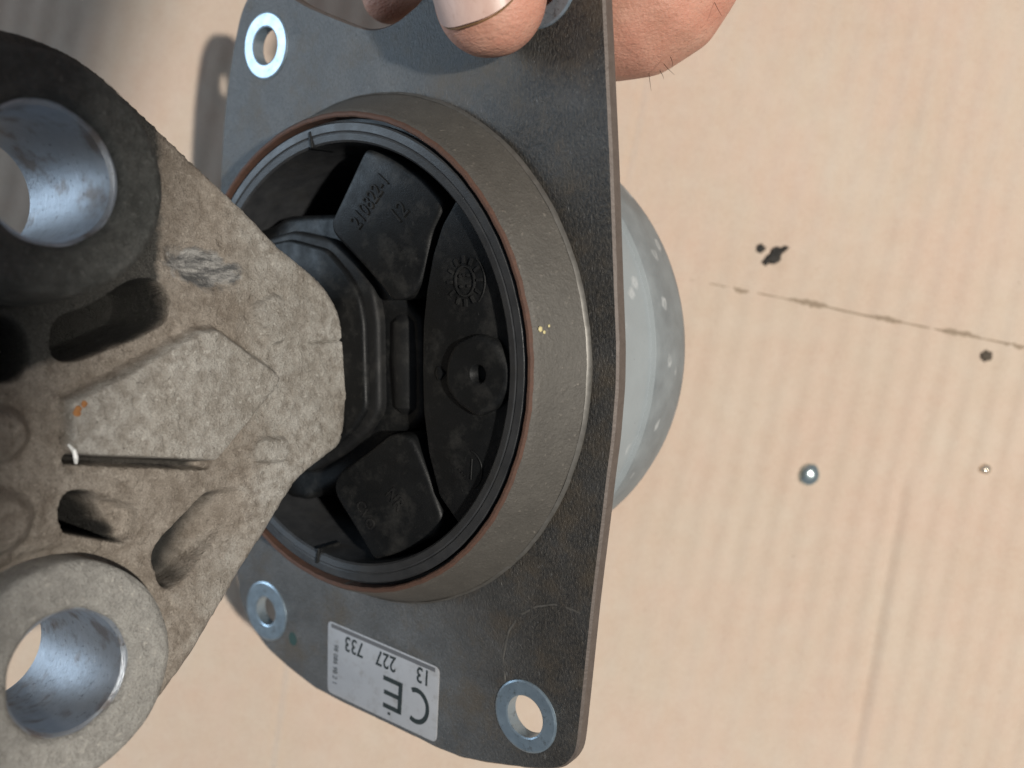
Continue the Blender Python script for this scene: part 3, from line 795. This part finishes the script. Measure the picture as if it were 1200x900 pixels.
    bv = np.unique(np.array(list(ed.keys())).ravel())
    zf, yf, hf, df = Z.ravel().copy(), Y.ravel().copy(), H.ravel().copy(), d.ravel()
    for i in bv:
        if abs(df[i]) < 1.2:
            zf[i], yf[i] = nx.ravel()[i], ny.ravel()[i]; hf[i] -= 0
            if df[i] > 0: hf[i] = hf[i]
    used = np.unique(quads.ravel()); mp = -np.ones(n0 * n1, int); mp[used] = np.arange(len(used))
    V = np.stack([hf[used], yf[used], zf[used]], 1); F = mp[quads].tolist()
    nb = len(V); BOT = -24.0
    Vb = V.copy(); Vb[:, 0] = BOT
    # walls with a few rows so that the sides carry texture, then a flat underside
    rows = 5; V_all = [V]; bi = {int(i): k_ for k_, i in enumerate(bv)}; m = len(bv)
    vb_top = V[mp[bv]]
    for r_ in range(1, rows + 1):
        w_ = vb_top.copy(); w_[:, 0] = vb_top[:, 0] * (1 - r_ / rows) + BOT * r_ / rows; V_all.append(w_)
    base = nb
    F2 = []
    for (a, b) in ed:
        ia, ib = bi[int(a)], bi[int(b)]
        prev = (int(mp[a]), int(mp[b]))
        for r_ in range(rows):
            cur = (base + r_ * m + ia, base + r_ * m + ib)
            F2.append((prev[1], prev[0], cur[0], cur[1])); prev = cur
    off = base + rows * m
    V_all.append(Vb)
    F3 = [tuple(off + i for i in reversed(f)) for f in F]
    V = np.concatenate(V_all)
    me_f = F + F2 + F3
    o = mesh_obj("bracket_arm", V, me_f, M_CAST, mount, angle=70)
    at = o.data.attributes.new("shade", 'FLOAT', 'POINT')
    gv_ = np.zeros(len(o.data.vertices), np.float32); gv_[:nb] = G.ravel()[used]
    at.data.foreach_set("value", gv_)
    at = o.data.attributes.new("wear", 'FLOAT', 'POINT')
    gv_ = np.full(len(o.data.vertices), .3, np.float32); gv_[:nb] = WEAR.ravel()[used]
    at.data.foreach_set("value", gv_)
    at = o.data.attributes.new("boss_shade", 'FLOAT', 'POINT')
    gv_ = np.zeros(len(o.data.vertices), np.float32); gv_[:nb] = BOSS_SHADE.ravel()[used]
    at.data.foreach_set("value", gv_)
    return o
arm = build_arm()
def boss(name, cz, cy, prof, mat, seg=110, amp=.16):
    ph = random.uniform(0, 6)
    sh = Shape()
    fr = lambda p: (p[2] + amp * float(vnoise(np.array(p[0]), np.array(p[1]), 2.2, 31)) + amp * .7 * float(vnoise(np.array(p[0]), np.array(p[1]), .9, 32)), p[1] + cy, p[0] + cz)
    lathe(sh, prof, seg, fr, wob=lambda a, h: .18 * math.sin(3 * a + ph) + .08 * math.sin(9 * a + ph))
    return sh.build(name, mat, arm, angle=60)
def ringprof(r0, r1, h, n=14): return [(r0 + (r1 - r0) * i / n, h) for i in range(1, n)]
b1 = boss("boss", 63.3, -32.7, [(11.2, -20), (11.2, 4), (11.3, 7.0), (12.3, 7.9)] + ringprof(12.3, 18.2, 8.0, 16) + [(18.8, 7.4), (19.1, 6.2), (19.3, 3.6), (19.6, 0), (19.9, -6), (19.9, -20), (11.2, -20)], M_BOSSD)
tag(b1, label="taller boss, grimy, with its shade painted dark")
b2 = boss("boss", 63.0, 48.0, [(10.4, -30), (10.4, -3), (10.5, -1.6), (11.2, -1.0)] + ringprof(11.2, 17.6, -.9, 16) + [(18.2, -1.3), (18.5, -2.5), (18.7, -8), (18.7, -30), (10.4, -30)], M_BOSSL)
tag(b2, label="lower boss with clean pale grey face")
def sleeve(cz, cy, r0, x0, x1):
    sh = Shape()
    lathe(sh, [(r0 + .8, x0), (r0, x0 + .2), (r0, x1 - .7), (r0 + .5, x1), (r0 + .9, x1)], 90, lambda p: (p[2], p[1] + cy, p[0] + cz), close=True)
    return sh.build("bore_sleeve", M_SLEEVE, arm)
sleeve(63.3, -32.7, 10.5, -20.2, 6.6); sleeve(63.0, 48.0, 9.9, -30.2, -1.9)
# white paint chip and a rusty nick by the raised pad
sh = Shape(); tube(sh, [(-3.6, 10.6, 58.6), (-2.5, 11.6, 58.3), (-2.3, 12.8, 58.2), (-2.9, 13.8, 57.9)], [.2, .38, .42, .25], 7); sh.build("paint_chip", M_WHITE, arm)
sh = Shape()
for k in range(7):
    bm = bmesh.new(); bmesh.ops.create_icosphere(bm, subdivisions=1, radius=random.uniform(.35, .75))
    c_ = (-2.0, 4.4 + random.uniform(-1.0, 1.3), 57 + random.uniform(-1., .9))
    V = [(c_[0] + v.co.x * .45, c_[1] + v.co.y, c_[2] + v.co.z) for v in bm.verts]; bm.verts.index_update()
    F = [[v.index for v in f.verts] for f in bm.faces]; bm.free(); sh.add(V, F)
sh.build("rust_nick", M_ORANGE, arm)

# ================================================================== the hand
def capsule(sh, pts, rad, flat=None, seg=20):
    """tapered limb through pts with half-round ends"""
    P = [np.array(p, float) for p in pts]; n = len(P)
    S = []
    m = 6
    for i in range(n - 1):                                   # Catmull-Rom
        p0 = P[max(i - 1, 0)]; p1 = P[i]; p2 = P[i + 1]; p3 = P[min(i + 2, n - 1)]
        for k in range(m):
            t_ = k / m
            q = .5 * (2 * p1 + (p2 - p0) * t_ + (2 * p0 - 5 * p1 + 4 * p2 - p3) * t_ ** 2 + (3 * p1 - p0 - 3 * p2 + p3) * t_ ** 3)
            S.append((q, rad[i] * (1 - t_) + rad[i + 1] * t_))
    S.append((P[-1], rad[-1]))
    rows = []
    d0 = (S[1][0] - S[0][0]); d0 /= np.linalg.norm(d0)
    for k in range(1, 7):
        a = math.pi / 2 * (1 - k / 6.); rows.append((S[0][0] - d0 * S[0][1] * math.sin(a), max(S[0][1] * math.cos(a), .05), 0))
    rows += [(q, r_, i) for i, (q, r_) in enumerate(S)][1:]
    d1 = (S[-1][0] - S[-2][0]); d1 /= np.linalg.norm(d1)
    for k in range(1, 7):
        a = math.pi / 2 * k / 6.; rows.append((S[-1][0] + d1 * S[-1][1] * math.sin(a), max(S[-1][1] * math.cos(a), .05), len(S) - 1))
    V = []; F = []
    for i, (q, r_, _) in enumerate(rows):
        a_ = rows[max(i - 1, 0)][0]; b_ = rows[min(i + 1, len(rows) - 1)][0]
        d = b_ - a_; d /= max(np.linalg.norm(d), 1e-6)
        up = np.array((0, 0, 1.)) if abs(d[2]) < .9 else np.array((1., 0, 0))
        x_ = np.cross(d, up); x_ /= np.linalg.norm(x_); y_ = np.cross(x_, d)
        for k in range(seg):
            t_ = 2 * math.pi * k / seg
            V.append(q + x_ * r_ * math.cos(t_) + y_ * r_ * (flat or 1) * math.sin(t_))
    for i in range(len(rows) - 1):
        for k in range(seg):
            k2 = (k + 1) % seg; F.append((i * seg + k, i * seg + k2, (i + 1) * seg + k2, (i + 1) * seg + k))
    F.append(tuple(range(seg))); F.append(tuple(range((len(rows) - 1) * seg, len(rows) * seg)))
    return sh.add(V, F)

def build_hand():
    sh = Shape()
    # thumb pressed on the front of the plate
    capsule(sh, [(44.0, -66.0, -3.2), (45.0, -73, -2.4), (48.5, -86, .5), (54, -104, 4), (66, -124, 2), (88, -142, -12)], [11.2, 12.3, 12.2, 11.8, 15, 22], .88, 28)
    # index and the other fingers behind the plate
    capsule(sh, [(0, -81.5, -24), (12, -85, -27), (26, -84, -31), (40, -79, -35), (54, -77, -40), (70, -105, -40)], [6.6, 8.2, 10.5, 15.5, 22.0, 21], None, 22)
    capsule(sh, [(-8, -101, -24), (18, -102, -30), (46, -101, -37), (74, -108, -42), (100, -122, -36)], [7.4, 8.6, 9.6, 11.5, 18])
    capsule(sh, [(-4, -118, -24), (22, -120, -31), (50, -121, -38), (80, -128, -42), (108, -140, -34)], [7.2, 8.4, 9.4, 11, 17])
    capsule(sh, [(6, -134, -24), (30, -138, -31), (56, -141, -37), (86, -148, -40), (112, -158, -32)], [6.2, 7.2, 8.2, 10, 15])
    # palm, wrist, forearm
    capsule(sh, [(80, -120, -30), (98, -134, -30), (116, -150, -26), (134, -178, -22), (160, -214, -18), (196, -262, -12)], [19, 24, 24, 22, 23, 27])
    capsule(sh, [(86, -138, -14), (108, -148, -24), (126, -164, -26)], [18, 21, 21])
    capsule(sh, [(94, -126, -38), (108, -144, -34), (122, -160, -30)], [15, 19, 20])
    raw = mesh_obj("hand_raw", sh.v, sh.f, M_SKIN)
    md = raw.modifiers.new("r", 'REMESH'); md.mode = 'VOXEL'; md.voxel_size = .0009; md.use_smooth_shade = True
    ms = raw.modifiers.new("s", 'SMOOTH'); ms.factor = .5; ms.iterations = 26
    bpy.context.view_layer.update()
    me = bpy.data.meshes.new_from_object(raw.evaluated_get(bpy.context.evaluated_depsgraph_get()))
    bpy.data.objects.remove(raw)
    me.name = "hand"
    me.polygons.foreach_set("use_smooth", [True] * len(me.polygons))
    # the thumb pad is pressed flat against the steel
    for v in me.vertices:
        x, y, z = v.co * 1000
        if y > -80.5 and x < 61 and x > 20 and z > -14 and z < PZ + 1.2: v.co.z = (PZ + .05 + .25 * max(0, min(1, (z + 14) / 2.4))) * MM
    me.materials.clear(); me.materials.append(M_SKIN)
    o = bpy.data.objects.new("hand", me); COL.objects.link(o)
    o.matrix_world = mount.matrix_world.copy()
    tag(o, "bare hand gripping the top of the steel plate, thumb in front", "hand")
    return o
hand = build_hand()
def build_nail():
    # a curved plate lying on the thumb, facing the lens and a little to the left
    nrm = np.array((.08, .16, .98)); nrm /= np.linalg.norm(nrm)
    yd = np.array((.03, 1, -.10)); yd -= nrm * (yd @ nrm); yd /= np.linalg.norm(yd)
    xd = np.cross(yd, nrm); xd /= np.linalg.norm(xd)
    c = np.array((44.2, -66.6, -3.0))
    def pt(a, b, off):                 # a across -1..1, b along 0..1 (1 = free edge)
        half = 8.6 * (1 - .06 * b)
        th = a * .80
        rr = 11.7 + off
        L_ = -13 + 19.2 * b - 2.6 * (abs(a) ** 2.6) * (b ** 3)
        return c + xd * (rr * math.sin(th) * half / 8.6) + nrm * (rr * math.cos(th) * .98 - .35 * (b - .5) ** 2 * 2 - 1.6 * b * b) + yd * L_
    na, nb = 22, 16; V = []; F = []
    for off in (.25, -.35):
        for i in range(na + 1):
            for j in range(nb + 1): V.append(pt(-1 + 2 * i / na, j / nb, off - (.35 if off > 0 and i in (0, na) else 0)))
    w_ = nb + 1; tot = (na + 1) * w_
    for i in range(na):
        for j in range(nb):
            q = (i * w_ + j, (i + 1) * w_ + j, (i + 1) * w_ + j + 1, i * w_ + j + 1); F += [q, tuple(tot + k for k in reversed(q))]
    for i in range(na): F.append((i * w_ + nb, (i + 1) * w_ + nb, tot + (i + 1) * w_ + nb, tot + i * w_ + nb))
    for j in range(nb): F += [(j, j + 1, tot + j + 1, tot + j), (na * w_ + j, na * w_ + j + 1, tot + na * w_ + j + 1, tot + na * w_ + j)]
    mesh_obj("thumbnail", V, F, M_NAIL, hand, angle=50)
    sh = Shape(); tube(sh, [pt(1.02, b, -.15) for b in np.linspace(.2, .99, 12)], .30, 6); tube(sh, [pt(a, 1.015, -.2) for a in np.linspace(-.9, 1.0, 16)], .16, 6)
    sh.build("nail_dirt", M_NDIRT, hand)
build_nail()
sh = Shape()
for (x, y, z) in ((64, -57, -36), (62, -56.2, -37), (60, -55.6, -39), (58, -55.2, -38), (73, -66, -38)):
    d = Vector((.4 + random.uniform(-.3, .5), .9, random.uniform(0, .5))).normalized(); p = Vector((x, y, z)); L_ = random.uniform(2.5, 4.5)
    bend = Vector((random.uniform(-.5, .5), 0, random.uniform(-.3, .3)))
    tube(sh, [p + d * L_ * k / 5 + bend * (k / 5) ** 2 * 2 for k in range(6)], [.06, .055, .05, .045, .035, .015], 5)
sh.build("hair", M_HAIR, hand)

# ================================================================== crumbs and droplets on the cardboard
def lump(name, x, y, sx, sy, sz, rot, mat, label, cat, seed, group=None, rough=.28, sub=3):
    bm = bmesh.new(); bmesh.ops.create_icosphere(bm, subdivisions=sub, radius=1)
    V = []; ca, sa = math.cos(rot), math.sin(rot)
    for v in bm.verts:
        k = 1 + rough * 2 * float(vnoise(np.array(v.co.x * 2 + v.co.z), np.array(v.co.y * 2), .9, seed))
        a, b = v.co.x * sx * k, v.co.y * sy * k
        V.append((a * ca - b * sa, a * sa + b * ca, max(v.co.z * k, -.35) * sz))
    bm.verts.index_update(); F = [[v.index for v in f.verts] for f in bm.faces]; bm.free()
    o = mesh_obj(name, V, F, mat); o.location = (x * MM, y * MM, .30 * sz * MM)
    return tag(o, label, cat, group)
lump("dirt_crumb", 79.6, 39.0, 4.2, 1.9, 1.6, R(38), M_GRIT, "largest black crumb, elongated, on the cardboard right of the plate", "crumb", 3, None, .45)
lump("dirt_crumb", 75.4, 41.0, 1.5, 1.2, 1.0, R(10), M_GRIT, "small round black crumb just left of the elongated black crumb", "crumb", 5, None, .35)
lump("dirt_crumb", 143.6, 8.6, 1.9, 1.7, .9, R(20), M_GRITB, "dull brown crumb just below the perforated fold near the right edge", "crumb", 8, None, .35)
lump("metal_bead", 90.0, -27.4, 3.0, 3.4, 1.5, R(-20), M_BEAD, "larger shiny silvery-green bead on the cardboard", "bead", 4, None, .08)
lump("metal_bead", 143.2, -25.8, 1.8, 1.6, 1.2, R(10), M_BEADT, "tiny bright bead near the right edge", "bead", 9, None, .12)
